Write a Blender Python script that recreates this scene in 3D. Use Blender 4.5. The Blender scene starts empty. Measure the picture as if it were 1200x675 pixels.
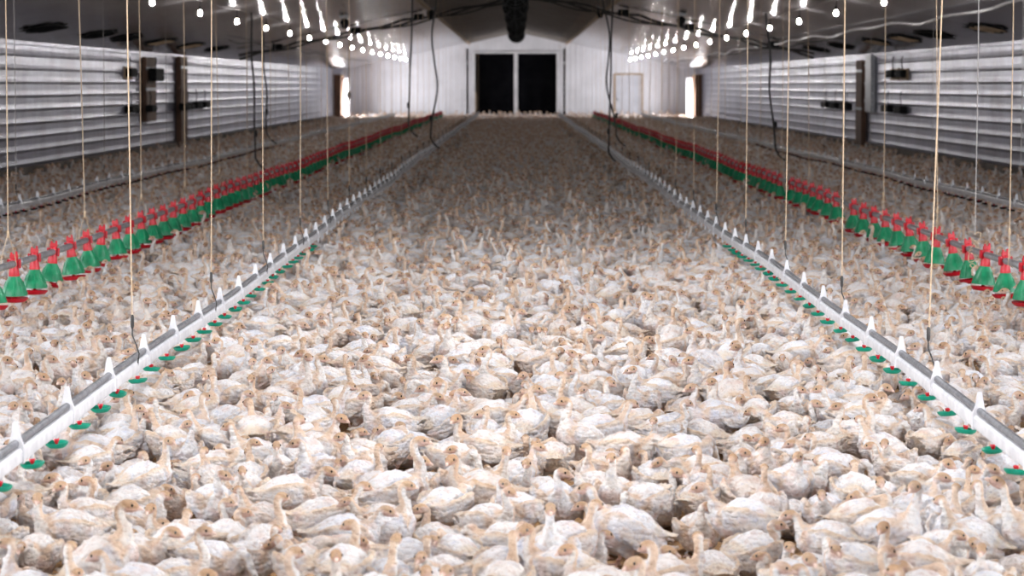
import bpy, bmesh, math, random
import numpy as np
from mathutils import Vector, Matrix, Quaternion
from mathutils.kdtree import KDTree
from mathutils import noise as mnoise
random.seed(7)
C = bpy.context.scene.collection
PI = math.pi
HALF, YE, YN = 8.0, 124.0, -6.0           # half width of the barn, far end wall, near end wall
EAVE, RIDGE = 2.35, 4.04
SL = (RIDGE-EAVE)/HALF
def roof(x): return RIDGE-SL*abs(x)
FPX, EYE = 3214.0, 1.65

# ------------------------------------------------------------------ materials
def new_mat(name):
    m = bpy.data.materials.new(name); m.use_nodes = True
    nt = m.node_tree; b = nt.nodes['Principled BSDF']
    return m, nt, b
def N(nt, t, **kw):
    n = nt.nodes.new(t)
    for k, v in kw.items(): setattr(n, k, v)
    return n
def L(nt, a, b): nt.links.new(a, b)
def coords(nt, scale=(1,1,1)):
    g = N(nt, 'ShaderNodeNewGeometry'); mp = N(nt, 'ShaderNodeMapping')
    mp.inputs['Scale'].default_value = scale
    L(nt, g.outputs['Position'], mp.inputs['Vector']); return mp.outputs['Vector']
def ramp(nt, fac, stops):
    r = N(nt, 'ShaderNodeValToRGB'); e = r.color_ramp.elements
    while len(e) < len(stops): e.new(0.5)
    for el, (p, c) in zip(e, stops): el.position = p; el.color = (*c, 1)
    L(nt, fac, r.inputs['Fac']); return r.outputs['Color']
def noise(nt, vec, scale, detail=3, rough=.55):
    n = N(nt, 'ShaderNodeTexNoise'); n.inputs['Scale'].default_value = scale
    n.inputs['Detail'].default_value = detail; n.inputs['Roughness'].default_value = rough
    L(nt, vec, n.inputs['Vector']); return n.outputs['Fac']
def bump(nt, b, h, strength, dist):
    bp = N(nt, 'ShaderNodeBump'); bp.inputs['Strength'].default_value = strength
    bp.inputs['Distance'].default_value = dist
    L(nt, h, bp.inputs['Height']); L(nt, bp.outputs['Normal'], b.inputs['Normal'])
def mottled(name, c1, c2, scale=6, rough=.6, metal=0, bstr=.2, bdist=.003, vs=(1,1,1), lo=.35, hi=.65, spec=.5):
    m, nt, b = new_mat(name)
    v = coords(nt, vs); f = noise(nt, v, scale, 4)
    L(nt, ramp(nt, f, [(lo, c1), (hi, c2)]), b.inputs['Base Color'])
    b.inputs['Roughness'].default_value = rough; b.inputs['Metallic'].default_value = metal
    b.inputs['Specular IOR Level'].default_value = spec
    if bstr: bump(nt, b, noise(nt, v, scale*3, 3), bstr, bdist)
    return m

# wood-shaving litter
def litter_mat():
    m, nt, b = new_mat('litter')
    v = coords(nt)
    f1 = noise(nt, v, 90, 5, .7); f2 = noise(nt, v, 2.5, 3)
    col = ramp(nt, f1, [(.3, (.16,.075,.03)), (.5, (.44,.25,.11)), (.7, (.70,.46,.25))])
    mx = N(nt, 'ShaderNodeMix', data_type='RGBA', blend_type='MULTIPLY'); mx.inputs[0].default_value = .6
    L(nt, col, mx.inputs[6]); L(nt, ramp(nt, f2, [(.3, (.55,.5,.45)), (.7, (1,1,1))]), mx.inputs[7])
    L(nt, mx.outputs[2], b.inputs['Base Color']); b.inputs['Roughness'].default_value = .95
    bump(nt, b, f1, .8, .012); return m
# feathers and skin: base colour from the bird's own colouring, small per-bird tone
def bird_mat():
    m, nt, b = new_mat('plumage')
    at = N(nt, 'ShaderNodeAttribute'); at.attribute_name = 'col'
    v = coords(nt)
    oi = N(nt, 'ShaderNodeObjectInfo')
    tone = ramp(nt, oi.outputs['Random'], [(0, (1.0,.985,.97)), (.35, (.95,.90,.85)), (.6, (1,1,1)), (.8, (.93,.94,.97)), (1, (.92,.84,.77))])
    mx = N(nt, 'ShaderNodeMix', data_type='RGBA', blend_type='MULTIPLY'); mx.inputs[0].default_value = 1
    L(nt, at.outputs['Color'], mx.inputs[6]); L(nt, tone, mx.inputs[7])
    ra = N(nt, 'ShaderNodeAttribute'); ra.attribute_name = 'rest'
    mq = N(nt, 'ShaderNodeMapping'); mq.inputs['Scale'].default_value = (42, 62, 75); L(nt, ra.outputs['Vector'], mq.inputs['Vector'])
    vo = N(nt, 'ShaderNodeTexVoronoi'); vo.inputs['Scale'].default_value = 1.0; vo.feature = 'F1'; L(nt, mq.outputs['Vector'], vo.inputs['Vector'])
    mp = coords(nt, (1,1,1.0)); f = noise(nt, mp, 42, 5, .7)
    dirt = ramp(nt, f, [(.34, (.78,.66,.60)), (.45, (.97,.94,.92)), (.56, (1,1,1)), (.68, (.76,.78,.88))])
    m2 = N(nt, 'ShaderNodeMix', data_type='RGBA', blend_type='MULTIPLY'); m2.inputs[0].default_value = .85
    L(nt, mx.outputs[2], m2.inputs[6]); L(nt, dirt, m2.inputs[7])
    L(nt, m2.outputs[2], b.inputs['Base Color'])
    b.inputs['Roughness'].default_value = .85; b.inputs['Specular IOR Level'].default_value = .2
    b.inputs['Subsurface Weight'].default_value = 0.0
    h = noise(nt, mp, 110, 4, .75)
    ad = N(nt, 'ShaderNodeMath', operation='MULTIPLY_ADD'); ad.inputs[1].default_value = -.9
    L(nt, vo.outputs['Distance'], ad.inputs[0]); L(nt, h, ad.inputs[2]); bump(nt, b, ad.outputs[0], 1.0, .013); return m

def sheet_mat(name, c1, c2, rough, metal, stain=(.3,.25,.2), bs=.12):
    m, nt, b = new_mat(name)
    v = coords(nt); f = noise(nt, v, .9, 5, .65)
    L(nt, ramp(nt, f, [(.3, stain), (.42, c1), (.62, c2)]), b.inputs['Base Color'])
    r = N(nt, 'ShaderNodeMapRange'); r.inputs['To Min'].default_value = rough*.75; r.inputs['To Max'].default_value = rough*1.35
    L(nt, noise(nt, v, 3, 4), r.inputs['Value']); L(nt, r.outputs['Result'], b.inputs['Roughness'])
    b.inputs['Metallic'].default_value = metal
    bump(nt, b, noise(nt, v, 5, 3), bs, .02); return m
M = dict(
 litter=litter_mat(), bird=bird_mat(),
 ceiling=sheet_mat('ceiling_sheet', (.40,.39,.41), (.54,.52,.55), .13, .8, (.30,.27,.27), .03),
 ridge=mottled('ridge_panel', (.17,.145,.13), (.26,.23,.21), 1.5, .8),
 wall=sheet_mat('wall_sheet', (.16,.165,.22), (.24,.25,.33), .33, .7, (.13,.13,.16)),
 endwall=mottled('end_wall_sheet', (.60,.59,.62), (.72,.71,.75), .8, .5, .1),
 concrete=mottled('stem_concrete', (.10,.08,.07), (.20,.17,.15), 2, .9, bstr=.5, bdist=.01),
 dark=mottled('black_inside', (.003,.003,.004), (.006,.006,.007), 2, 1, bstr=0, spec=0),  # near black puts the dark of unlit insides into the colour
 black=mottled('black_plastic', (.006,.006,.007), (.014,.014,.015), 8, .8, spec=.15),
 trim=mottled('white_trim', (.55,.54,.56), (.7,.69,.7), 3, .5),
 wood=mottled('brown_post', (.06,.028,.016), (.14,.07,.04), 5, .7, vs=(1,1,.2)),
 tan=mottled('tan_board', (.30,.2,.12), (.45,.33,.22), 5, .7),
 steel=mottled('galvanised_tube', (.20,.205,.22), (.34,.35,.37), 20, .42, .6),
 conduit=mottled('dark_conduit', (.10,.105,.12), (.22,.225,.25), 25, .35, .5),
 pvc=mottled('white_pvc', (.50,.50,.53), (.66,.66,.68), 14, .35),
 red=mottled('red_plastic', (.42,.003,.012), (.56,.008,.022), 20, .4),
 green=mottled('green_plastic', (.0,.15,.06), (.003,.24,.10), 14, .4),
 teal=mottled('cup_green_plastic', (.0,.19,.12), (.003,.27,.17), 14, .35),
 cord=mottled('cream_cord', (.42,.30,.19), (.60,.46,.32), 60, .85),
 greycord=mottled('grey_wire', (.32,.30,.29), (.45,.42,.4), 60, .7),
 cable=mottled('black_cable', (.015,.014,.014), (.05,.045,.042), 10, .6),
 beak=mottled('beak_horn', (.60,.42,.35), (.72,.55,.46), 60, .5),
 eye=mottled('eye_dark', (.012,.008,.007), (.03,.02,.016), 60, .15, bstr=0),
 doorpanel=mottled('grey_door', (.42,.42,.46), (.5,.5,.54), 2, .5),
)
m, nt, b = new_mat('bulb_glow')
b.inputs['Base Color'].default_value = (1,1,1,1)
b.inputs['Emission Color'].default_value = (1.0,.96,.93,1); b.inputs['Emission Strength'].default_value = 560
M['bulb'] = m
m, nt, b = new_mat('tube_glow'); b.inputs['Emission Color'].default_value = (.95,.97,1,1); b.inputs['Emission Strength'].default_value = 8; M['tube'] = m  # glow of the added tube lights
M['glass'], nt, b = new_mat('window_glass')
b.inputs['Transmission Weight'].default_value = 1; b.inputs['Roughness'].default_value = .05; b.inputs['Base Color'].default_value = (.95,.97,1,1)

# ------------------------------------------------------------------ mesh helpers
class MB:
    def __init__(s): s.v = []; s.f = []; s.mi = []; s.mat = 0
    def add(s, vs, fs):
        o = len(s.v); s.v += [tuple(v) for v in vs]
        for f in fs: s.f.append(tuple(i+o for i in f)); s.mi.append(s.mat)
    def box(s, x0, x1, y0, y1, z0, z1, bev=0):
        if bev:
            bm = bmesh.new(); bmesh.ops.create_cube(bm, size=1)
            for v in bm.verts: v.co = Vector(((x0+x1)/2+v.co.x*(x1-x0), (y0+y1)/2+v.co.y*(y1-y0), (z0+z1)/2+v.co.z*(z1-z0)))
            bmesh.ops.bevel(bm, geom=bm.edges[:], offset=bev, segments=2, affect='EDGES')
            bm.verts.index_update(); s.add([v.co[:] for v in bm.verts], [[v.index for v in f.verts] for f in bm.faces]); bm.free(); return
        vs = [(x,y,z) for x in (x0,x1) for y in (y0,y1) for z in (z0,z1)]
        s.add(vs, [(0,1,3,2),(4,6,7,5),(0,4,5,1),(2,3,7,6),(0,2,6,4),(1,5,7,3)])
    def lathe(s, prof, c=(0,0,0), n=16, axis='z'):
        vs = []; 
        for r, h in prof:
            for i in range(n):
                a = 2*PI*i/n; p = (r*math.cos(a), r*math.sin(a), h)
                if axis == 'y': p = (p[0], p[2], p[1])
                if axis == 'x': p = (p[2], p[0], p[1])
                vs.append((c[0]+p[0], c[1]+p[1], c[2]+p[2]))
        fs = []
        for k in range(len(prof)-1):
            for i in range(n): fs.append((k*n+i, k*n+(i+1)%n, (k+1)*n+(i+1)%n, (k+1)*n+i))
        fs.append(tuple(range(n))[::-1]); fs.append(tuple((len(prof)-1)*n+i for i in range(n)))
        s.add(vs, fs)
    def tube(s, pts, r, n=8, r2=None):
        pts = [Vector(p) for p in pts]; rad = r if isinstance(r, (list, tuple)) else [r]*len(pts)
        loft(s, pts, [(q, q) for q in rad], n)
    def build(s, name, mat, parent=None, smooth=True, angle=None):
        me = bpy.data.meshes.new(name); me.from_pydata(s.v, [], s.f)
        mats = mat if isinstance(mat, (list, tuple)) else [mat]
        for mm in mats: me.materials.append(mm)
        if len(mats) > 1: me.polygons.foreach_set('material_index', s.mi)
        bm = bmesh.new(); bm.from_mesh(me); bmesh.ops.recalc_face_normals(bm, faces=bm.faces); bm.to_mesh(me); bm.free()
        if smooth:
            me.shade_smooth(); me.set_sharp_from_angle(angle=angle or R(35))
        o = bpy.data.objects.new(name, me); C.objects.link(o)
        if parent: o.parent = parent
        return o
def R(d): return math.radians(d)
def loft(mb, pts, radii, n=12, side0=None):
    """closed tube along pts, elliptical sections (half width along side, half height)"""
    k = len(pts); tang = []
    for i in range(k):
        t = pts[min(i+1, k-1)]-pts[max(i-1, 0)]; tang.append(t.normalized())
    side = side0 or tang[0].orthogonal(); vs = []; frames = []
    for i in range(k):
        side = (side-tang[i]*side.dot(tang[i])).normalized(); up = side.cross(tang[i]).normalized()
        frames.append((side.copy(), up.copy()))
        a, b_ = radii[i]
        for j in range(n):
            an = 2*PI*j/n; vs.append(pts[i]+side*(a*math.cos(an))+up*(b_*math.sin(an)))
    fs = [(i*n+j, i*n+(j+1)%n, (i+1)*n+(j+1)%n, (i+1)*n+j) for i in range(k-1) for j in range(n)]
    fs.append(tuple(range(n))[::-1]); fs.append(tuple((k-1)*n+j for j in range(n)))
    mb.add(vs, fs); return frames
def catmull(P, n):
    out = []; P = [P[0]]+list(P)+[P[-1]]
    for i in range(1, len(P)-2):
        a, b_, c, d = P[i-1:i+3]
        for j in range(n):
            t = j/n
            out.append(.5*((2*b_)+(c-a)*t+(2*a-5*b_+4*c-d)*t*t+(3*b_-a-3*c+d)*t**3))
    out.append(P[-2]); return out
def empty(name, loc=(0,0,0), rz=0):
    o = bpy.data.objects.new(name, None); C.objects.link(o); o.location = loc; o.rotation_euler.z = rz
    o.empty_display_size = .1; return o
def tag(o, label=None, cat=None, group=None, kind=None):
    if label: o['label'] = label
    if cat: o['category'] = cat
    if group: o['group'] = group
    if kind: o['kind'] = kind
    return o
def struct(o): o['kind'] = 'structure'; return o
def copy_tree(o, parent=None):
    c = o.copy(); C.objects.link(c)
    if parent: c.parent = parent
    for ch in list(o.children): copy_tree(ch, c)
    return c
ONES = ['', 'first','second','third','fourth','fifth','sixth','seventh','eighth','ninth','tenth','eleventh','twelfth','thirteenth','fourteenth','fifteenth','sixteenth','seventeenth','eighteenth','nineteenth']
TENS = {2:('twenty','twentieth'),3:('thirty','thirtieth'),4:('forty','fortieth'),5:('fifty','fiftieth')}
def nth(i):
    if i < 20: return ONES[i]
    t, o = divmod(i, 10)
    return TENS[t][1] if o == 0 else TENS[t][0]+'-'+ONES[o]

# ------------------------------------------------------------------ the barn shell
mb = MB(); mb.box(-HALF-.3, HALF+.3, YN-1, YE+3, -.12, 0)
struct(mb.build('floor', M['litter'], smooth=False))
def sheet_profile():
    """side wall metal: flat bands with narrow raised ribs, bottom to top (z, inward offset)"""
    pr = []; z = .33; top = EAVE; pitch = .222
    while z < top-.02:
        for dz, off in ((0,.0),(.015,.0),(.035,.014),(.062,.014),(.085,.0),(.15,.004)):
            if z+dz < top: pr.append((z+dz, off))
        z += pitch
    pr.append((top, 0)); return pr
ADDED_WIN = [(1.5+4.2*i, 1.5+4.2*i+3.4) for i in range(6)]       # side openings added outside the frame to light the near birds
WZ = (1.15, 2.15)
SD = (119.6, 121.6)                                        # side doors beside the far end wall
for s, nm in ((-1, 'wall_left'), (1, 'wall_right')):
    mb = MB(); pr = sheet_profile()
    def strip(y0, y1, za, zb):
        P = [p for p in pr if za-1e-6 <= p[0] <= zb+1e-6]
        if P[0][0] > za: P = [(za, 0)]+P
        if P[-1][0] < zb: P = P+[(zb, 0)]
        ys = [y0]
        while ys[-1] < y1: ys.append(min(ys[-1]+2.0, y1))
        nb = len(mb.v)
        vs = [(s*(HALF-o), y, z) for y in ys for z, o in P]; n = len(P)
        mb.add(vs, [(i*n+j, i*n+j+1, (i+1)*n+j+1, (i+1)*n+j) for i in range(len(ys)-1) for j in range(n-1)])
    y = YN
    for w0, w1 in ADDED_WIN:
        strip(y, w0, .33, EAVE); strip(w0, w1, .33, WZ[0]); strip(w0, w1, WZ[1], EAVE); y = w1
    strip(y, SD[0], .33, EAVE); strip(SD[0], SD[1], 2.05, EAVE); strip(SD[1], YE, .33, EAVE)
    o = struct(mb.build(nm, M['wall'], angle=R(60)))
    mb = MB()
    for (a, b_) in ((YN, SD[0]), (SD[1], YE)): mb.box(*sorted((s*(HALF-.06), s*(HALF+.2))), a, b_, 0, .335, .012)
    struct(mb.build('baseboard_left' if s < 0 else 'baseboard_right', M['concrete']))
    mb = MB(); mb.box(*sorted((s*(HALF-.07), s*(HALF+.02))), YN, YE, EAVE-.05, EAVE+.02, .008)
    struct(mb.build('trim_1' if s < 0 else 'trim_2', M['wall']))
wn = 0
for s in (-1, 1):
    for w0, w1 in ADDED_WIN:
        wn += 1; mb = MB()
        x0, x1 = sorted((s*(HALF-.05), s*(HALF+.08)))
        mb.box(x0, x1, w0-.06, w1+.06, WZ[0]-.06, WZ[0]); mb.box(x0, x1, w0-.06, w1+.06, WZ[1], WZ[1]+.06)
        mb.box(x0, x1, w0-.06, w0, WZ[0], WZ[1]); mb.box(x0, x1, w1, w1+.06, WZ[0], WZ[1])
        for q in (1/3, 2/3): mb.box(x0+.03, x1-.03, w0+(w1-w0)*q-.02, w0+(w1-w0)*q+.02, WZ[0], WZ[1])
        struct(mb.build('window_%d' % wn, M['trim'], smooth=False))  # frame of an added, unseen side opening

# ceiling: corrugated sheets either side of a plain dark ridge band
CB = 2.2
PIT = .44; step = PIT/10
ys = [YN+i*step for i in range(int((YE-YN)/step)+1)]+[YE]
for s, nm in ((-1, 'ceiling_left'), (1, 'ceiling_right')):
    mb = MB(); xs = [CB, HALF]; vs = []; fs = []
    for i, y in enumerate(ys):
        dz = .0034*math.cos(2*PI*(y-YN)/PIT)+.002*max(0, math.cos(2*PI*(y-YN)/PIT))**6
        for x in xs: vs.append((s*x, y, roof(x)+dz))
    for i in range(len(ys)-1): fs.append((2*i, 2*i+1, 2*i+3, 2*i+2))
    mb.add(vs, fs); o = struct(mb.build(nm, M['ceiling'], angle=R(80)))
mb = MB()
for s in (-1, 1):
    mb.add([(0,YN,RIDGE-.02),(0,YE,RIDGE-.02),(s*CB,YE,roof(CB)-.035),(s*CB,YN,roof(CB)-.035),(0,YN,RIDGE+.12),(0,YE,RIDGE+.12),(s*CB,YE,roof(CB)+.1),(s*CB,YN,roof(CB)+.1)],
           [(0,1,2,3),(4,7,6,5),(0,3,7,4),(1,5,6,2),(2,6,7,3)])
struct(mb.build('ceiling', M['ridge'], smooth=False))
for k, s in enumerate((-1, 1)):
    mb = MB(); mb.box(*sorted((s*(CB-.05), s*(CB+.05))), YN, YE, roof(CB)-.08, roof(CB)+.0, .01)
    struct(mb.build('trim_%d' % (3+k), M['tan'], smooth=False))

# far end wall with the tall double door opening, ribs upright
PXM = FPX/YE
DX0, DX1, DZ = (556-606)/PXM, (651-606)/PXM, EYE+37/PXM
GX0, GX1, GZ = (720-606)/PXM, (750-606)/PXM, EYE+12/PXM
def ribbed(mb, x0, x1, za, zb_fn, y=YE):
    x = x0; P = []
    k0 = math.floor(x0/.24)
    pts = [x0]
    for k in range(int(k0), int(x1/.24)+2):
        for d in (0, .02, .05, .07):
            q = k*.24+d
            if x0 < q < x1: pts.append(q)
    if x0 < 0 < x1: pts.append(0.0)
    pts.append(x1); pts = sorted(set(pts)); vs = []
    for q in pts:
        ph = (q/.24) % 1*.24; off = .016 if .015 < ph < .055 else 0
        vs += [(q, y-off, za), (q, y-off, zb_fn(q))]
    mb.add(vs, [(2*i, 2*i+1, 2*i+3, 2*i+2) for i in range(len(pts)-1)])
mb = MB()
ribbed(mb, -HALF, DX0, 0, roof); ribbed(mb, DX0, DX1, DZ, roof); ribbed(mb, DX1, HALF, 0, roof)
struct(mb.build('wall_back', M['endwall'], smooth=False))
mb = MB()
for z in (.55, .8, 1.05, 1.3, 1.55, 1.8, 2.05, 2.3):
    mb.box(-HALF, DX0-.12, YE-.022, YE, z, z+.022); mb.box(DX1+.12, GX0-.1, YE-.022, YE, z, z+.022); mb.box(GX1+.1, HALF, YE-.022, YE, z, z+.022)
mb.box(-HALF, DX0-.12, YE-.05, YE, 2.62, 2.7); mb.box(DX1+.12, HALF, YE-.05, YE, 2.62, 2.7)
struct(mb.build('trim_5', M['endwall'], smooth=False))
mb = MB()
mb.box(-HALF, DX0-.1, YE-.08, YE, 0, .26); mb.box(DX1+.1, HALF, YE-.08, YE, 0, .26)
struct(mb.build('baseboard_back', M['concrete'], smooth=False))
# recess behind the opening, its unlit dark put into the colour
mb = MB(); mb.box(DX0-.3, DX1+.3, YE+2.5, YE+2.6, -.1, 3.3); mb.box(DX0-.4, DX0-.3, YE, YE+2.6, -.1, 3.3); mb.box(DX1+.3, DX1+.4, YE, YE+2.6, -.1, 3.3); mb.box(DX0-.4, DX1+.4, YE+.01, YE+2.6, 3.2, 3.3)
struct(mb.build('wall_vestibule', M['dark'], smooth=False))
d = struct(empty('door_1', (0, YE, 0)))
mb = MB()
mb.box(DX0-.1, DX0, -.09, .06, 0, DZ+.1, .01); mb.box(DX1, DX1+.1, -.09, .06, 0, DZ+.1, .01); mb.box(DX0, DX1, -.09, .06, DZ, DZ+.1, .01)
mb.build('door_frame', M['trim'], d)
mb = MB(); cxp = (603.5-606)/PXM; mb.box(cxp-.09, cxp+.09, -.1, .05, 0, DZ, .015)
tag(mb.build('center_post', M['trim'], d), 'white middle post')
mb = MB(); mb.box(DX0, DX0+.06, -.06, .02, .1, 1.35, .01); tag(mb.build('edge_board', M['tan'], d), 'worn tan edge board')
for x0, x1 in ((DX0+.06, cxp-.09), (cxp+.09, DX1)):
    mb = MB(); mb.box(x0, x1, .30, .34, .05, DZ-.02)
    for q in range(1, 6): mb.box(x0+.03, x1-.03, .285, .30, .05+q*(DZ-.1)/6, .07+q*(DZ-.1)/6)
    tag(mb.build('door_leaf', M['dark'], d, smooth=False), 'black door leaf')
d = struct(empty('door_2', (0, YE, 0)))
mb = MB(); mb.box(GX0-.07, GX0, -.07, 0, 0, GZ+.07); mb.box(GX1, GX1+.07, -.07, 0, 0, GZ+.07); mb.box(GX0, GX1, -.07, 0, GZ, GZ+.07)
mb.build('door_frame', M['tan'], d, smooth=False)
mb = MB(); mb.box(GX0, GX1, -.045, -.02, .02, GZ)
for q in range(1, 4): mb.box(GX0+(GX1-GX0)*q/4-.01, GX0+(GX1-GX0)*q/4+.01, -.055, -.045, .05, GZ-.05)
mb.build('door_leaf', M['doorpanel'], d, smooth=False)
mb = MB(); mb.lathe([(.012,-.11),(.03,-.1),(.035,-.08),(.012,-.07),(.012,-.045)], (GX0+.09, 0, 1.02), 12, 'y'); mb.build('door_handle', M['black'], d)
# side doors by the far corners, ajar to daylight
for k, s in enumerate((-1, 1)):
    d = struct(empty('door_%d' % (3+k), (s*HALF, 0, 0)))
    mb = MB()
    for a, b_ in ((SD[0]-.22, SD[0]), (SD[1], SD[1]+.1)): mb.box(*sorted((-s*.3, s*.15)), a, b_, 0, 2.1, .01)
    tag(mb.build('door_frame', M['wood'], d), 'dark brown frame')
    mb = MB(); mb.box(*sorted((-s*.3, s*.15)), SD[0], SD[1], 2.02, 2.12, .01); mb.build('lintel', M['tan'], d)
    mb = MB(); mb.box(*sorted((-s*.55, -s*.02)), SD[1]+.02, SD[1]+.07, .05, 1.98, .01)
    mb.box(*sorted((-s*.5, -s*.08)), SD[1]+.005, SD[1]+.02, .2, .95); mb.box(*sorted((-s*.5, -s*.08)), SD[1]+.005, SD[1]+.02, 1.1, 1.85)
    mb.build('door_leaf', M['trim'], d)
# near end wall behind the camera; open doorway added to light the near birds
mb = MB(); ribbed(mb, -HALF, -2, 0, roof, YN); ribbed(mb, -2, 2, 3.0, roof, YN); ribbed(mb, 2, HALF, 0, roof, YN)
struct(mb.build('wall_front', M['endwall'], smooth=False))
d = struct(empty('door_5', (0, YN, 0))); mb = MB()
mb.box(-2.1, -2, -.08, .08, 0, 3.1); mb.box(2, 2.1, -.08, .08, 0, 3.1); mb.box(-2, 2, -.08, .08, 3.0, 3.1)
mb.build('door_frame', M['trim'], d, smooth=False)

# ------------------------------------------------------------------ things on walls
def conv(px, lat): return FPX*lat/abs(px-607)            # depth at which lateral lat shows at column px
def box_thing(name, label, cat, s, y, z0, z1, w, dp, mat, group=None, lid=True):
    e = empty(name, (s*(HALF-.005), y, 0)); tag(e, label, cat, group)
    mb = MB(); mb.box(*sorted((0, -s*dp)), -w/2, w/2, z0, z1, .012); mb.build('housing', mat, e)
    if lid:
        mb = MB(); mb.box(*sorted((-s*dp, -s*(dp+.012))), -w/2+.02, w/2-.02, z0+.02, z1-.02, .004); mb.build('cover', mat, e)
        mb = MB(); mb.lathe([(.012,0),(.016,.01),(.012,.02)], (-s*(dp+.02), w*.3, (z0+z1)/2), 8, 'x'); mb.build('latch', M['steel'], e)
    return e
def post(label, s, y, z0, z1, w, dp, mat, cat='post'):
    e = empty('wall_post', (s*(HALF-.02), y, 0)); tag(e, label, cat)
    mb = MB(); mb.box(*sorted((0, -s*dp)), -w/2, w/2, z0, z1, .01); mb.build('timber', mat, e)
    mb = MB()
    for z in (z0+.25, (z0+z1)/2, z1-.25): mb.box(*sorted((-s*(dp-.005), -s*(dp+.01))), -w/2-.02, w/2+.02, z-.03, z+.03, .004)
    mb.build('bracket', M['steel'], e)
    return e
W = HALF
post('dark brown upright post against the left ribbed wall', -1, conv(210, W), 0, EAVE-.03, 1.3, .12, M['wood'])
post('shorter brown board on the left wall under black boxes', -1, conv(172, W), .88, EAVE-.1, 1.6, .10, M['wood'])
post('dark reddish brown upright post against the right ribbed wall', 1, conv(1012, W), 0, EAVE-.12, 1.1, .12, M['wood'])
post('grey metal channel beside the brown post on right wall', 1, conv(1022, W), 1.05, EAVE+.0, 1.0, .10, M['steel'])
def zat(py, y): return EYE+(100-py)*y/FPX
def control(s, px, py0, py1, wpx, label, name='control_box', mat='black', tanb=False, on=0):
    y = conv(px, W); w = max(.3, y*y*wpx/(FPX*W))*.92
    e = box_thing(name, label, 'box', s, y, zat(py1, y), zat(py0, y), w, .14, M[mat])
    e.location.x -= s*on
    if tanb:
        mb = MB(); mb.box(*sorted((-s*.0, -s*.03)), -w*.62, w*.62, zat(py1, y)-.05, zat(py0, y)+.03); tag(mb.build('backing_board', M['tan'], e), 'tan backing board')
    mb = MB(); mb.tube([(-s*.05,0,zat(py0,y)), (-s*.06,.05,zat(py0,y)+.2), (-s*.05,-.05,EAVE-.1 if py0 < 100 else zat(py0,y)+.3)], .010, 6); mb.build('cable', M['cable'], e)
control(-1, 150, 80, 90, 8, 'black control box on tan board, highest on the left wall', tanb=True)
control(-1, 173, 80, 95, 11, 'black box fixed on the shorter brown board of left wall', on=.14)
control(-1, 151, 124, 132, 9, 'low black box under the tan board on left wall')
control(-1, 166, 123, 131, 6, 'low black box beside foot of shorter brown board', on=.14)
control(-1, 205, 121, 129, 6, 'black outlet box touching near side of left brown post', on=.16)
control(-1, 218, 120, 128, 6, 'first black outlet box beyond the left brown post')
control(-1, 228, 119, 127, 6, 'second black outlet box beyond the left brown post')
control(-1, 238, 119, 126, 6, 'third black outlet box beyond the left brown post')
control(1, 1048, 82, 91, 8, 'black control box on tan board on the right wall', tanb=True)
control(1, 1059, 82, 91, 8, 'black control box, nearer twin of the pair on right wall', tanb=True)
control(1, 1043, 123, 131, 9, 'low black outlet box under the right wall control boxes')
control(1, 1058, 124, 133, 9, 'low black outlet box nearest the camera on right wall')
control(1, 1003, 121, 129, 7, 'black outlet box touching far side of right brown post', on=.16)
control(1, 992, 120, 128, 6, 'first black outlet box beyond the right brown post')
control(1, 981, 120, 127, 6, 'second black outlet box beyond the right brown post')
control(1, 970, 119, 126, 6, 'third black outlet box beyond the right brown post')
# ceiling air inlets near the eaves
def inlet(s, y, label):
    x = 7.15; e = empty('ceiling_inlet', (s*x, y, roof(x))); e.rotation_euler.y = s*math.atan(SL)
    tag(e, label, 'vent', 'air inlets in the ceiling near the eaves')
    n = 20; rr = random.Random(int(y*10)+(s > 0)); mb = MB(); vs = []
    radii = [1+.16*rr.uniform(-1, 1) for _ in range(n)]
    for z, k in ((-.03, 1), (-.03, .8), (.0, .8)):
        for i in range(n):
            a = 2*PI*i/n; vs.append((.30*k*radii[i]*math.cos(a), 1.15*k*radii[i]*math.sin(a), z))
    fs = [(r*n+i, r*n+(i+1)%n, (r+1)*n+(i+1)%n, (r+1)*n+i) for r in (0, 1) for i in range(n)]
    mb.add(vs, fs); mb.build('rim', M['black'], e)
    mb = MB(); vs = [(.25*math.cos(2*PI*i/n), .95*math.sin(2*PI*i/n), -.022) for i in range(n)]+[(.25*math.cos(2*PI*i/n), .95*math.sin(2*PI*i/n), -.016) for i in range(n)]
    mb.add(vs, [tuple(range(n)), tuple(range(n, 2*n))[::-1]]+[(i, (i+1)%n, n+(i+1)%n, n+i) for i in range(n)])
    mb.build('opening', M['dark'], e)
    lm = M['tan'] if rr.random() < .35 else M['black']
    for q in (-.5, 0, .5): mb = MB(); mb.box(-.2, .2, q-.015, q+.015, -.045, -.02, .004); mb.build('louver', lm, e)
for s, cols in ((-1, (55, 117, 150, 190, 225, 255)), (1, (1155, 1093, 1058, 1025, 985, 955))):
    for i, px in enumerate(cols):
        inlet(s, conv(px, 7.15), 'dark oval air inlet, %s from the front along the %s eave' % (nth(i+1), 'left' if s < 0 else 'right'))

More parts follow.
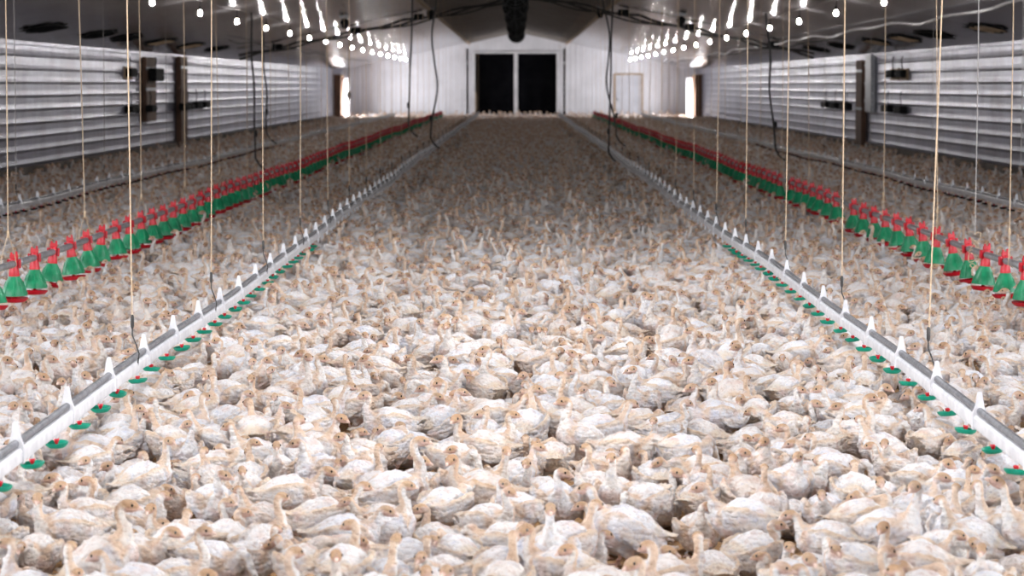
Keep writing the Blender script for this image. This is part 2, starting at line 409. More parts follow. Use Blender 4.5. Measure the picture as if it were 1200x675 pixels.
# ------------------------------------------------------------------ bulbs on their cables
LB = 4.9; bz = EYE+1.11
bulb0 = None
ylist = [36.9+5.56*k for k in range(-6, 16)]
for s in (-1, 1):
    side = 'left' if s < 0 else 'right'
    vis = 0
    for y in ylist:
        if y > 122: continue
        x = s*LB
        if bulb0 is None:
            bulb0 = empty('light_bulb', (x, y, bz))
            mb = MB(); mb.lathe([(.003,-.038),(.014,-.035),(.024,-.025),(.029,-.008),(.027,.010),(.021,.028),(.016,.042)], n=16); tag(mb.build('glass_globe', M['bulb'], bulb0), 'glowing round glass')
            mb = MB(); mb.lathe([(.021,.040),(.023,.05),(.023,.075),(.017,.085),(.008,.11)], n=12); mb.tube([(0,0,.1),(.004,0,.17),(0,0,.205)], .006, 6); tag(mb.build('socket', M['black'], bulb0), 'black socket')
            o = bulb0
        else: o = copy_tree(bulb0)
        o.location = (x, y, bz)
        if y > 36:
            vis += 1; lb = 'lit round bulb, %s from the front in the %s row under the ceiling' % (nth(vis), side)
        else: lb = 'lit round bulb of the %s row overhead, before the first one framed' % side
        tag(o, lb, 'light bulb', 'bulbs in the %s row' % side)
    pts = []
    for y0, y1 in zip(ylist[:-1], ylist[1:]):
        for q in range(8):
            t = q/8; pts.append(Vector((s*(LB+.02*math.sin(t*PI)), y0+(y1-y0)*t, bz+.205-.0*math.sin(t*PI)+.012*math.sin(7*t))))
    mb = MB(); mb.tube(pts, .007, 6); tag(mb.build('bulb_cable', M['greycord']), 'thin grey cable carrying the %s row of bulbs' % side, 'cable')
# pale conduit run along the right ceiling, thinner on the left
def wavy(x, y0, y1, dz, amp, r, mat, name, label, cat, seed=0, n=90):
    rr = random.Random(seed); pts = []
    for i in range(n+1):
        y = y0+(y1-y0)*i/n; pts.append(Vector((x+amp*.5*mnoise.noise((y*.35, seed, 0)), y, roof(x)-dz+amp*mnoise.noise((y*.25, seed+5, 0)))))
    mb = MB(); mb.tube(pts, r, 8); return tag(mb.build(name, mat), label, cat)
wavy(6.15, 20, 115, .10, .10, .022, M['trim'], 'conduit', 'pale wavy conduit running along the right side of the ceiling', 'pipe', 3)
wavy(-6.3, 60, 118, .07, .08, .016, M['cable'], 'ceiling_cable', 'black cable running along the left side of the ceiling', 'cable', 9)
wavy(6.5, 55, 118, .07, .08, .018, M['cable'], 'ceiling_cable', 'black cable along the right ceiling just outside the pale conduit', 'cable', 13)
# cross bundles from the ridge out to the drops
for s, y, lb in ((-1, 70, 'black cable bundle crossing the left ceiling to the ridge'), (1, 66, 'black cable bundle crossing the right ceiling to the ridge')):
    e = empty('cable_bundle', (0, y, 0)); tag(e, lb, 'cable')
    for j in range(3):
        pts = [Vector((s*(.2+i*.3), .15*j+.2*mnoise.noise((i*.4, j, y)), roof(.2+i*.3)-.10-.05*j-.08*abs(math.sin(i*.7+j)))) for i in range(24 if j < 2 else 12)]
        mb = MB(); mb.tube(pts, .035-.006*j, 6); mb.build('cable', M['cable'], e)
    for q in (2.4, 4.0, 6.0):
        mb = MB(); mb.box(*sorted((s*q, s*(q+.25))), -.1, .25, roof(q)-.22, roof(q)-.07, .01); mb.build('junction_box', M['black'], e)

# unseen batten lights added under the ridge to brighten the nearest birds
added_lamp0 = None
for i, y in enumerate((5, 10, 15, 20)):
    if added_lamp0 is None:
        added_lamp0 = o = empty('batten_light', (0,0,0))
        mb = MB(); mb.box(-.16, .16, -.75, .75, -.04, .05, .01); mb.build('fitting', M['trim'], o)
        mb = MB(); mb.lathe([(.004,-.7),(.022,-.69),(.022,.69),(.004,.7)], (-.08,0,-.065), 12, 'y'); mb.lathe([(.004,-.7),(.022,-.69),(.022,.69),(.004,.7)], (.08,0,-.065), 12, 'y'); mb.build('tubes', M['tube'], o)
        mb = MB()
        for q in (-.5, .5): mb.tube([(0,q,.04),(0,q,.34)], .006, 6)
        mb.build('hanger', M['steel'], o)
    else: o = copy_tree(added_lamp0)
    o.location = (0, y, 3.68); tag(o, 'white twin tube light under the ridge above the nearest birds, %s in line' % nth(i+1), 'light', 'batten lights')
# ridge fans
def fan():
    e = empty('circulation_fan', (0,0,0))
    n = 20; mb = MB()
    mb.lathe([(.30,-.14),(.32,-.14),(.33,0),(.32,.14),(.30,.14),(.31,0),(.30,-.14)], n=24, axis='y'); mb.build('housing', M['black'], e)
    mb = MB(); mb.lathe([(.02,-.1),(.07,-.09),(.075,.1),(.04,.16)], n=14, axis='y'); tag(mb.build('motor', M['steel'], e), 'grey motor')
    mb = MB()
    for k in range(5):
        a = 2*PI*k/5; c, s_ = math.cos(a), math.sin(a); c2, s2 = math.cos(a+.5), math.sin(a+.5)
        p = [(.06*c,-.02,.06*s_),(.28*c,-.05,.28*s_),(.28*c2,.05,.28*s2),(.06*c2,.02,.06*s2)]
        mb.add([(x, y-.003, z) for x, y, z in p]+[(x, y+.003, z) for x, y, z in p], [(0,1,2,3),(7,6,5,4),(0,4,5,1),(1,5,6,2),(2,6,7,3),(3,7,4,0)])
    mb.build('blades', M['conduit'], e)
    mb = MB()
    for rr in (.1,.17,.24,.30):
        mb.tube([(rr*math.cos(2*PI*i/24), -.145, rr*math.sin(2*PI*i/24)) for i in range(25)], .004, 5)
    for k in range(8):
        a = PI*k/4; mb.tube([(.05*math.cos(a),-.148,.05*math.sin(a)), (.31*math.cos(a),-.142,.31*math.sin(a))], .004, 5)
    mb.build('guard', M['steel'], e)
    mb = MB()
    for sx in (-1, 1): mb.tube([(sx*.31,0,.1),(sx*.22,0,.5),(sx*.10,0,.66)], .014, 6)
    mb.box(-.2,.2,-.05,.05,.33,.38,.01); mb.build('hanger', M['black'], e)
    return e
fan0 = None
for i, y in enumerate((43, 50, 59, 68, 79, 92, 106)):
    o = fan() if fan0 is None else copy_tree(fan0)
    if fan0 is None: fan0 = o
    o.location = (-.06, y, EYE+1.62+.33); o.rotation_euler.z = random.uniform(-.15, .15)
    lb = 'dark round fan under the ridge, %s from the front of the visible ones' % nth(i-1) if i > 1 else 'dark round fan under the ridge, above the frame edge, %s fan' % ('nearest' if i == 0 else 'second nearest')
    tag(o, lb, 'fan', 'fans hung under the ridge')

# ------------------------------------------------------------------ drinker lines
def sag(x, y, amp=.0): return amp*math.sin(y*.35+x)+.6*amp*math.sin(y*.9+2*x)
def drinker(lat, zc, y0, y1, label, side, ncup, outer=False):
    ycup = 23 if not outer else 60; np0 = None
    amp = .012; e = empty('drinker_line', (lat, 0, 0)); tag(e, label, 'drinker line')
    n = int((y1-y0)/.8); P = [(y0+(y1-y0)*i/n) for i in range(n+1)]
    mb = MB(); mb.tube([(0, y, zc+.030+sag(lat, y, amp)) for y in P], .0135, 12); tag(mb.build('top_conduit', M['conduit'], e), 'dark grey round tube on top')
    mb = MB(); prof = [(-.020,-.034),(.020,-.034),(.024,-.026),(.024,.006),(.016,.016),(-.016,.016),(-.024,.006),(-.024,-.026)]
    vs = [(px, y, zc+pz+sag(lat, y, amp)) for y in P for px, pz in prof]; k = len(prof)
    mb.add(vs, [(i*k+j, i*k+(j+1)%k, (i+1)*k+(j+1)%k, (i+1)*k+j) for i in range(n) for j in range(k)])
    mb.add([vs[j] for j in range(k)], [tuple(range(k))]); mb.build('water_channel', M['pvc'], e)
    # nipple + cup, first as prototype parts
    def cup_mb(mb, o=(0,0,0)):
        x, y, z = o
        mb.lathe([(.004,-.092),(.030,-.090),(.041,-.080),(.043,-.072),(.040,-.071),(.028,-.082),(.006,-.084)], (x,y,z), 18)
    def stem_mb(mb, o=(0,0,0)):
        x, y, z = o; mb.lathe([(.0075,-.034),(.009,-.045),(.006,-.058),(.005,-.062)], (x,y,z), 10)
    def tip_mb(mb, o=(0,0,0)):
        x, y, z = o; mb.lathe([(.009,-.058),(.011,-.064),(.008,-.070),(.003,-.083)], (x,y,z), 10)
    def clip_mb(mb, o=(0,0,0)):
        x, y, z = o
        mb.add([(x+a*w, y+b_*t, z+h) for (h, w, t) in ((-.036,.028,.012),(.02,.028,.012),(.05,.016,.012),(.105,.007,.007)) for a, b_ in ((-1,-1),(1,-1),(1,1),(-1,1))],
               [(4*r+j, 4*r+(j+1)%4, 4*r+4+(j+1)%4, 4*r+4+j) for r in range(3) for j in range(4)]+[(3,2,1,0),(12,13,14,15)])
    cup0 = None; count = 0; y = y0+.15
    rest = MB(); restclip = MB(); clip0 = None; nclip = 0; rng = random.Random(int(lat*100))
    i = 0
    while y < y1:
        z = zc+sag(lat, y, amp)
        if outer and y < 24: stem_mb(rest, (0,y,z)); tip_mb(rest, (0,y,z)); count -= 1
        elif y > ycup and count < ncup:
            if np0 is None:
                mb = MB(); stem_mb(mb); mb.mat = 1; tip_mb(mb); np0 = o = mb.build('nipple', [M['pvc'], M['pvc']], e); tag(o, 'bare white nipple without a cup')
            else: o = np0.copy(); C.objects.link(o); o.parent = e
            o.location = (0, y, z)
        elif count < ncup:
            if cup0 is None:
                mb = MB(); cup_mb(mb); cup0 = mb.build('drip_cup', M['black'] if outer else M['teal'], e); tag(cup0, 'black drip cup' if outer else 'green drip cup')
                mb = MB(); stem_mb(mb); st = mb.build('nipple', M['pvc'], cup0)
                mb = MB(); tip_mb(mb); tag(mb.build('nipple_tip', M['red'], cup0), 'red nipple tip'); o = cup0
            else: o = copy_tree(cup0, e)
            o.location = (0, y, z); o.rotation_euler = (rng.uniform(-.12,.12), rng.uniform(-.12,.12), 0)
        else:
            stem_mb(rest, (0,y,z)); tip_mb(rest, (0,y,z))
        count += 1
        if i % 2 == 0:
            yy = y+.26
            if nclip < 60:
                if clip0 is None: mb = MB(); clip_mb(mb); clip0 = o = mb.build('clip', M['pvc'], e); tag(o, 'white upright clip')
                else: o = clip0.copy(); C.objects.link(o); o.parent = e
                o.location = (0, yy, z)
            else: clip_mb(restclip, (0, yy, z))
            nclip += 1
        i += 1; y += .525
    if rest.v: o = rest.build('nipple', M['pvc'], e); tag(o, kind='stuff')
    if restclip.v: o = restclip.build('clip', M['pvc'], e); tag(o, kind='stuff')
    return e
DL, DR, DZC = -1.68, 1.72, EYE-1.23
drinker(DL, DZC, 6.6, 118, 'white drinker line with green cups left of the middle flock', 'left', 100)
drinker(DR, DZC, 6.6, 118, 'white drinker line with green cups right of the middle flock', 'right', 100)
drinker(-5.2, DZC, 24-28*.525, 116, 'pale drinker line with dark cups along the left wall', 'left', 100, True)
drinker(5.2, DZC, 24-28*.525, 116, 'pale drinker line with dark cups along the right wall', 'right', 100, True)

# ------------------------------------------------------------------ feeder lines
def feeder(lat, zc, y0, y1, label, side, skip=()):
    e = empty('feeder_line', (lat, 0, 0)); tag(e, label, 'feeder line')
    amp = .012; n = int((y1-y0)/.8); P = [(y0+(y1-y0)*i/n) for i in range(n+1)]
    mb = MB(); mb.tube([(0, y, zc+sag(lat, y, amp)) for y in P], .0225, 12)
    y = y0+1.2
    while y < y1:
        mb.lathe([(.023,-.05),(.028,-.045),(.028,.045),(.023,.05)], (0, y, zc+sag(lat, y, amp)), 12, 'y'); y += 3.0
    tag(mb.build('feed_tube', M['steel'], e), 'grey galvanised feed tube')
    def neck_mb(mb, o):
        x, y, z = o
        mb.lathe([(.034,-.085),(.036,-.075),(.031,-.04),(.028,-.022),(.028,.022),(.024,.032),(.014,.036)], (x,y,z), 12)
        mb.box(x-.026, x+.026, y-.010, y+.010, z+.02, z+.062, .004)
        for q, h in ((-.7, .074), (.75, .080)): mb.box(x+q*.022-.007, x+q*.022+.007, y-.008, y+.008, z+.055, z+h, .003)
        mb.box(x-.044, x-.028, y-.02, y+.02, z-.03, z+.03, .004); mb.box(x+.028, x+.044, y-.02, y+.02, z-.03, z+.03, .004)
    def bell_mb(mb, o):
        x, y, z = o
        mb.lathe([(.036,-.080),(.040,-.092),(.052,-.112),(.064,-.148),(.070,-.154),(.080,-.190),(.083,-.205),(.078,-.205),(.066,-.16),(.04,-.11)], (x,y,z), 16)
        for k in range(8):
            a = PI*k/4; mb.tube([(x+.052*math.cos(a), y+.052*math.sin(a), z-.115), (x+.082*math.cos(a), y+.082*math.sin(a), z-.198)], .005, 5)
    def dish_mb(mb, o):
        x, y, z = o; mb.lathe([(.02,-.250),(.066,-.247),(.084,-.232),(.088,-.220),(.083,-.220),(.066,-.236),(.04,-.240),(.02,-.225),(.006,-.205)], (x,y,z), 18)
    p0 = None; cnt = 0; y = y0+.3; rest = MB(); k = 0; rng = random.Random(int(lat*10))
    while y < y1:
        z = zc+sag(lat, y, amp)
        if k not in skip:
            if y > 16.4 and cnt < 112:
                if p0 is None:
                    mb = MB(); neck_mb(mb, (0,0,0)); p0 = mb.build('feed_pan', M['red'], e); tag(p0, 'red clamp neck over a green bell feeder')
                    mb = MB(); bell_mb(mb, (0,0,0)); tag(mb.build('bell_grill', M['green'], p0), 'green bell grill')
                    mb = MB(); dish_mb(mb, (0,0,0)); tag(mb.build('pan_dish', M['red'], p0), 'red dish'); o = p0
                else: o = copy_tree(p0, e)
                o.location = (0, y, z); o.rotation_euler = (rng.uniform(-.05,.05), rng.uniform(-.1,.1), rng.uniform(-.3,.3))
            else:
                rest.mat = 0; neck_mb(rest, (0,y,z)); dish_mb(rest, (0,y,z)); rest.mat = 1; bell_mb(rest, (0,y,z))
            cnt += 1
        k += 1; y += .745
    if rest.v: tag(rest.build('feed_pan', [M['red'], M['green']], e), kind='stuff')
FZ = EYE-1.15
feeder(-3.25, FZ, 16.6-12*.745, 117, 'grey feeder line with red and green pans, left of center', 'left')
feeder(3.22, FZ, 16.3-12*.745, 117, 'grey feeder line with red and green pans, right of center', 'right', skip=(26, 34))

# ------------------------------------------------------------------ suspension cords
def cord(name, x, y, ztop, zbot, mat, r, label, group, bridle=False, lean=(0,0), hook=True):
    e = empty(name, (x, y, 0)); tag(e, label, 'cord', group)
    top = Vector((lean[0], lean[1], ztop)); mid = Vector((0, 0, zbot+(.20 if bridle else .10)))
    mb = MB(); mb.tube([top, top*.5+mid*.5+Vector((.006,0,0)), mid], r, 6); mb.build('rope', mat, e)
    if bridle:
        mb = MB()
        for s in (-1, 1): mb.tube([mid, (s*.022, s*.10, zbot+.07), (s*.028, s*.13, zbot-.01), (0, s*.13, zbot-.028)], r*.8, 6)
        mb.lathe([(.004,-.025),(.009,-.015),(.009,.015),(.004,.025)], mid, 8); mb.build('bridle', mat, e)
    elif hook:
        mb = MB(); mb.tube([mid+Vector((0,0,.05)), mid, (.016,0,zbot+.06), (.028,0,zbot+.02), (.022,0,zbot-.03), (0,0,zbot-.045)], .0035, 6)
        mb.lathe([(.005,-.03),(.008,-.02),(.008,.02),(.005,.03)], mid+Vector((0,0,.06)), 8)
        tag(mb.build('hook', M['cable'], e), 'dark wire hook')
    return e
rng = random.Random(3)
for lat, s0, side, d0, leans in ((DL, .03, 'left', 11.9, (-.03,.015,-.01,.01)), (DR, .03, 'right', 11.45, (.075,-.004,.015,0))):
    y = d0; i = 0
    while y < 117:
        i += 1; ln = leans[i-1] if i <= 4 else rng.uniform(-.03,.03)
        cord('hanging_cord', lat, y, roof(lat)-.08, DZC+.03+sag(lat, y, .012), M['cord'], .0029, 'cream cord holding the %s inner drinker line, %s from the front' % (side, nth(i)), 'cords of the %s inner drinker line' % side, lean=(ln, 0))
        y += 3.08
for lat, side, d0 in ((-3.25, 'left', 17.45), (3.22, 'right', 17.95)):
    y = d0; i = 0
    while y < 116:
        i += 1
        cord('hanging_cord', lat, y, roof(lat)-.02, FZ+sag(lat, y, .012), M['cord'], .0032, 'cream cord with a bridle on the %s feeder line, %s from the front' % (side, nth(i)), 'cords of the %s feeder line' % side, bridle=True, lean=((.0,-.05,-.01)[(i-1)%3], 0))
        y += 3.1
for lat, side in ((-5.2, 'left'), (5.2, 'right')):
    y = 28.4; i = 0
    while y < 115:
        i += 1
        cord('hanging_cord', lat, y, roof(lat)-.02, DZC+.03+sag(lat, y, .012), M['greycord'], .003, 'thin grey wire on the %s wall drinker line, %s from the front' % (side, nth(i)), 'wires of the %s wall drinker line' % side)
        y += 6.1
# thin tangled wire on the right feeder
e = cord('feeder_wire', 3.22, 19.3, roof(3.3)-.02, FZ, M['greycord'], .003, 'thin grey wire dangling to a tangle on the right feeder line', None, hook=False, lean=(.0, 0))
mb = MB(); pts = [Vector((.05*math.sin(i*1.3)*(.4+.6*abs(math.sin(i))), .06*math.cos(i*.9), FZ+.10-.012*i+.03*math.sin(i*2.1))) for i in range(22)]
mb.tube(catmull(pts, 4), .0035, 5); mb.build('tangle', M['cord'], e)
# heavy hoses dropping to the line regulators
def hose(x0, y, ztop, x1, zbot, label, r=.022, bow=.1, seed=1):
    e = empty('drop_hose', (x1, y, 0)); tag(e, label, 'hose')
    pts = [Vector(((x0-x1)*(1-t)+bow*mnoise.noise((t*2.2, seed, 1))*math.sin(PI*t)*1.1, .05*math.sin(t*5), ztop+(zbot-ztop)*t)) for t in [i/24 for i in range(25)]]
    pts += [Vector((.06, .03, zbot-.12)), Vector((.16, .05, zbot-.2))]
    mb = MB(); mb.tube(catmull(pts, 2), r, 8); mb.build('tube', M['cable'], e)
    mb = MB(); mb.lathe([(r,-.05),(r*1.7,-.04),(r*1.7,.04),(r,.05)], (0,0,zbot+.35), 10); mb.build('coupling', M['black'], e)
PX = lambda px, y: (px-607)*y/FPX
hose(PX(484, 48), 48, 3.2, PX(479, 48), .95, 'black hose hanging left of center, outer one of its pair', .016, .10, 2)
hose(PX(512, 50), 50, 3.3, PX(505, 50), .70, 'black hose hanging left of center, inner one of its pair', .016, .14, 4)
hose(PX(705, 50), 50, 3.3, PX(722, 50), .75, 'black hose right of center with the wider bend', .016, .16, 7)
hose(PX(718, 48), 48, 3.3, PX(713, 48), .50, 'straighter black hose right of center', .016, .08, 8)
hose(PX(296, 40), 40, 2.7, PX(300, 40), .60, 'black hose hanging before the left wall, nearer of two', .014, .05, 11)
hose(PX(309, 47), 47, 2.6, PX(313, 47), .85, 'black hose hanging before the left wall, farther of two', .014, .06, 12)
hose(PX(896, 42), 42, 2.75, PX(908, 42), .70, 'black hose hanging before the right wall', .016, .08, 14)
hose(PX(410, 60), 60, 3.0, PX(409, 60), 1.1, 'thin black cable hanging below the left bulbs', .010, .03, 15)
# black weight on a wire by the left bulbs, and the winch motors under the ceiling
def winch(x, y, label):
    e = empty('ceiling_winch', (x, y, roof(x))); tag(e, label, 'winch')
    mb = MB(); mb.box(-.12, .12, -.2, .2, -.05, -.01, .008); mb.build('mount_plate', M['steel'], e)
    mb = MB(); mb.lathe([(.05,-.16),(.10,-.14),(.10,.10),(.06,.14)], (0,0,-.16), 14, 'y'); mb.build('motor', M['black'], e)
    mb = MB(); mb.lathe([(.03,.14),(.09,.15),(.09,.16),(.04,.17),(.04,.21),(.09,.22),(.09,.23)], (0,0,-.16), 14, 'y'); mb.box(-.06,.06,-.1,.1,-.30,-.22,.01); mb.build('drum', M['black'], e)
    return e
winch(PX(405, 62), 62, 'black winch under the left ceiling above the bulbs')
winch(PX(797, 62), 62, 'black winch under the right ceiling above the bulbs')
winch(PX(505, 68), 68, 'black winch beside the left dark ridge panel')
winch(PX(703, 68), 68, 'black winch beside the right dark ridge panel')
e = empty('counterweight', (PX(409, 70), 70, 0)); tag(e, 'small black weight on a thin wire before the far left wall', 'weight')
mb = MB(); mb.tube([(0,0,roof(4.3)-.02),(0,0,1.1)], .006, 6); mb.build('wire', M['cable'], e)
mb = MB(); mb.lathe([(.01,1.5),(.05,1.47),(.055,1.36),(.02,1.32)], (0,0,0), 10); mb.build('weight_block', M['black'], e)

# ------------------------------------------------------------------ turkeys
V = Vector
COLS = dict(body=(.85,.84,.84), white=(.90,.90,.92), buff=(.80,.66,.52), blue=(.66,.67,.74), crown=(.58,.40,.26), face=(.66,.45,.38),
            neckb=(.78,.62,.49), neckf=(.87,.85,.83), pink=(.76,.60,.56), leg=(.76,.50,.41), tail=(.82,.76,.68))
def bird_mesh(idx, sit=False, pitch=0, H=(.10,0,.30), F=(1,0,-.1), walk=0, wing_out=0, fat=1.0):
    """returns (body_mesh, beak_mesh, eye_meshes) for one pose; +x forward, feet on z=0"""
    rr = random.Random(100+idx)
    mb = MB(); samples = []                     # (point, colour)
    def S(p, c, n=1): samples.append((p, COLS[c] if isinstance(c, str) else c))
    zoff = -.072 if sit else 0
    cz = .148+zoff; ct = V((0, 0, cz)); rot = Matrix.Rotation(-R(pitch), 3, 'Y')
    T = lambda p: ct+rot@(V(p)-V((0,0,.148)))
    ctrl = [((-.150,0,.168),.014,.004),((-.130,0,.163),.026,.009),((-.108,0,.157),.040,.024),((-.082,0,.152),.055,.046),((-.045,0,.149),.067,.064),((0,0,.148),.073,.073),
            ((.038,0,.152),.068,.069),((.066,0,.165),.052,.054),((.082,0,.182),.028,.031)]
    P = [T(c[0]) for c in ctrl]; A = [(c[1]*fat, c[2]*fat) for c in ctrl]
    # neck: bezier from the breast to the head
    H = V(H)+V((0,0,zoff if H[2] > .12 else 0)); F = V(F).normalized()
    c0 = T((.094,0,.200)); d0 = rot@V((.35,0,1)).normalized()
    flat = V((F.x, F.y, 0)).normalized()
    hb = H-F*.020+V((0,0,-.008)); ln = (hb-c0).length
    upv = V((0,0,1)) if H.z > c0.z-.01 else (F+V((0,0,-.3))).normalized()
    c1 = c0+d0*ln*.42; c2 = hb-upv*ln*.42-flat*.006
    K = 7
    for i in range(K):
        t = i/(K-1); p = (1-t)**3*c0+3*(1-t)**2*t*c1+3*(1-t)*t*t*c2+t**3*hb
        P.append(p); w = .0195-.0070*min(1, t*2.6); A.append((w, w*1.1))
    P += [H-F*.006+V((0,0,.001)), H+F*.010, H+F*.022+V((0,0,-.003)), H+F*.030+V((0,0,-.006))]
    A += [(.0162,.0172), (.0165,.0172), (.0120,.0125), (.0065,.0072)]
    hi = len(P)-4
    # resample smoothly
    PP = catmull(P, 3); AA = catmull([V((a, b_, 0)) for a, b_ in A], 3)
    fr = loft(mb, PP, [(a.x, a.y) for a in AA], 18, V((0,1,0)))
    hi3 = hi*3; nb3 = 9*3
    for i, p in enumerate(PP):
        sd, up = fr[i]; a = AA[i]
        for j in range(14):
            an = 2*PI*j/14; q = p+sd*(a.x*math.cos(an))+up*(a.y*math.sin(an)); upness = math.sin(an)
            # up of the frame points to the back/crown side (sign found below)
            back = (q-p).normalized().dot(V((-.5,0,1)).normalized() if i < nb3 else (V((-1,0,.2)) if i < hi3 else V((0,0,1))))
            if i < 9: c = 'tail' if rr.random() < .6 else 'buff'
            elif i < nb3-4: c = 'pink' if (back < -.25 and rr.random() < .35) else ('white' if rr.random() < .7 else 'body')
            elif i < hi3-1: c = 'neckb' if (back > .1) else 'neckf'
            elif i < hi3+8: c = 'crown' if back > -.05 else 'face'
            else: c = 'face'
            S(q, c)
    # wings: covert shell plus flight feathers layered below it
    for s in (-1, 1):
        wo = wing_out
        pts = [T((.072, s*.044*fat, .172)), T((.045, s*.068*fat, .172)), T((0, s*(.077+wo*.4)*fat, .162-wo*.2)), T((-.05, s*(.069+wo*.7)*fat, .152-wo*.4)), T((-.095, s*(.046+wo)*fat, .152-wo*.6)), T((-.128, s*(.024+wo)*fat, .158-wo*.7))]
        rd = [(.006,.014),(.010,.030),(.0125,.042),(.011,.038),(.008,.022),(.004,.008)]
        q = catmull(pts, 3); r3 = catmull([V((a, b_, 0)) for a, b_ in rd], 3)
        fr = loft(mb, q, [(a.x, a.y) for a in r3], 14, V((0, s*1.0, 0)))
        for i, p in enumerate(q):
            sd, up = fr[i]
            for j in range(12):
                an = 2*PI*j/12; pt = p+sd*(r3[i].x*math.cos(an))+up*(r3[i].y*math.sin(an)); rel = (pt-p).z/max(r3[i].y, .001)
                c = 'buff' if rel > .75 else ('blue' if rel < -.1 and rr.random() < .55 else 'white')
                if i < 3: c = 'neckb'
                S(pt, c)
        for k in range(4):
            f = k/3
            a = T((.012-.012*k, s*(.085+wo*.5)*fat, .146-.010*k)); b_ = T((-.06, s*(.077+wo*.8)*fat, .134-.007*k)); c = T((-.125-.012*(3-k), s*(.030+wo+.004*k)*fat, .150-.012*k-wo*.4))
            fq = catmull([a, b_, c], 5); rdd = [(.0035, .0045+.003*math.sin(PI*i/(len(fq)-1))) for i in range(len(fq))]
            loft(mb, fq, rdd, 8, V((0, s*1.0, 0)))
            cc = ('buff','white','tail','blue')[k]
            for p in fq: S(p+V((0, s*.004, 0)), cc)
    # tail feathers fan
    for k in (-2,-1,0,1,2):
        a = T((-.108, k*.010, .158)); c = T((-.162+.004*abs(k), k*.016, .170-.002*abs(k)))
        loft(mb, [a, a*.5+c*.5, c], [(.008,.004),(.010,.0035),(.006,.003)], 8, V((0,1,0)))
        for t in (0,.5,1): S(a*(1-t)+c*t, 'tail' if k % 2 else 'buff')
    # legs
    if not sit:
        for s in (-1, 1):
            w = s*walk*.03
            hip = T((-.005, s*.034, .118)); hock = V((-.028+w*.6, s*.036, .064)); foot = V((-.004+w, s*.038, .009))
            loft(mb, catmull([hip, hip*.5+hock*.5+V((.012,0,0)), hock], 3), [(.024-.014*i/6,.026-.016*i/6) for i in range(7)], 10)
            loft(mb, [hock, hock*.5+foot*.5, foot], [(.0085,.0085),(.006,.006),(.007,.007)], 8)
            for a, l in ((0,.040),(.6,.034),(-.6,.034),(PI,.018)):
                loft(mb, [foot, foot+V((math.cos(a)*l*.6, math.sin(a)*l*.6, -.001)), foot+V((math.cos(a)*l, math.sin(a)*l, -.004))], [(.0052,.0052),(.0048,.0048),(.0035,.0035)], 6)
            for t in range(8): S(hock*(1-t/7)+foot*(t/7), 'leg')
            for a in (0,.6,-.6): S(foot+V((math.cos(a)*.03, math.sin(a)*.03, 0)), 'leg')
            S(hip, 'white'); S(hip*.4+hock*.6, 'tail')
    else:
        for s in (-1, 1):
            foot = V((.05, s*.045, .008))
            for a, l in ((0,.040),(.5,.032),(-.5,.032)):
                loft(mb, [foot-V((.03,0,0)), foot, foot+V((math.cos(a)*l, math.sin(a)*l, -.003))], [(.006,.006),(.0055,.005),(.0035,.0035)], 6)
                S(foot+V((math.cos(a)*l, math.sin(a)*l, 0)), 'leg')
    # comb-like snood nub on the brow
    S(H+F*.025+V((0,0,.008)), 'face')
    o = mb.build('tmp', M['bird'])
    md = o.modifiers.new('r', 'REMESH'); md.mode = 'VOXEL'; md.voxel_size = .0036; md.use_smooth_shade = True
    md = o.modifiers.new('s', 'SMOOTH'); md.factor = .5; md.iterations = 2
    md = o.modifiers.new('d', 'DECIMATE'); md.ratio = .45
    dg = bpy.context.evaluated_depsgraph_get(); dg.update()
    me = bpy.data.meshes.new_from_object(o.evaluated_get(dg)); me.name = 'turkey'
    bpy.data.objects.remove(o)
    # ruffled relief, then colour from the nearest source samples
    kd = KDTree(len(samples))
    for i, (p, c) in enumerate(samples): kd.insert(p, i)
    kd.balance(); cols = []; restp = []
    nrm = [v.normal.copy() for v in me.vertices]
    for v, nn in zip(me.vertices, nrm):
        r_, g_, b2, ws = 0, 0, 0, 0
        for co, i, dist in kd.find_n(v.co, 4):
            w = 1/(dist+.002); c = samples[i][1]; r_ += w*c[0]; g_ += w*c[1]; b2 += w*c[2]; ws += w
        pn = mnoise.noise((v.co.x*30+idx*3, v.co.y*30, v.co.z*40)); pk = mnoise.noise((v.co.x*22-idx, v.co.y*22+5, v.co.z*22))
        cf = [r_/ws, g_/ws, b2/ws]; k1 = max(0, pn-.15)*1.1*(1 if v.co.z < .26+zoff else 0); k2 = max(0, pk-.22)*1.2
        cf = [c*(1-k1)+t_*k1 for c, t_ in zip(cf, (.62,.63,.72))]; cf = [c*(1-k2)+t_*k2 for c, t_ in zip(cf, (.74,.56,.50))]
        cols += [*cf, 1]; restp += [v.co.x, v.co.y, v.co.z]
        if v.co.z > .03 and (v.co-H).length > .045:
            ruf = mnoise.noise((v.co.x*45+idx, v.co.y*70, v.co.z*95)); v.co += nn*(.0055*ruf+.004*mnoise.noise((v.co.x*20-idx, v.co.y*30, v.co.z*30)))
    at = me.color_attributes.new('col', 'FLOAT_COLOR', 'POINT'); at.data.foreach_set('color', cols)
    at = me.attributes.new('rest', 'FLOAT_VECTOR', 'POINT'); at.data.foreach_set('vector', restp)
    me.shade_smooth()
    if not me.materials: me.materials.append(M['bird'])
    # beak
    side = F.cross(V((0,0,1))).normalized() if abs(F.z) < .95 else V((0,1,0)); up = side.cross(F).normalized()
    b = MB(); q0 = H+F*.026-up*.004
    loft(b, [q0, q0+F*.007+up*.0003, q0+F*.012-up*.002, q0+F*.016-up*.006], [(.0060,.0058),(.0046,.0046),(.0030,.0034),(.0010,.0012)], 10, side)
    loft(b, [q0-up*.004, q0+F*.006-up*.005, q0+F*.010-up*.0055], [(.0055,.003),(.0042,.0024),(.0015,.001)], 8, side)
    ob = b.build('beak', M['beak']); bm_ = ob.data; bpy.data.objects.remove(ob)
    eyes = []
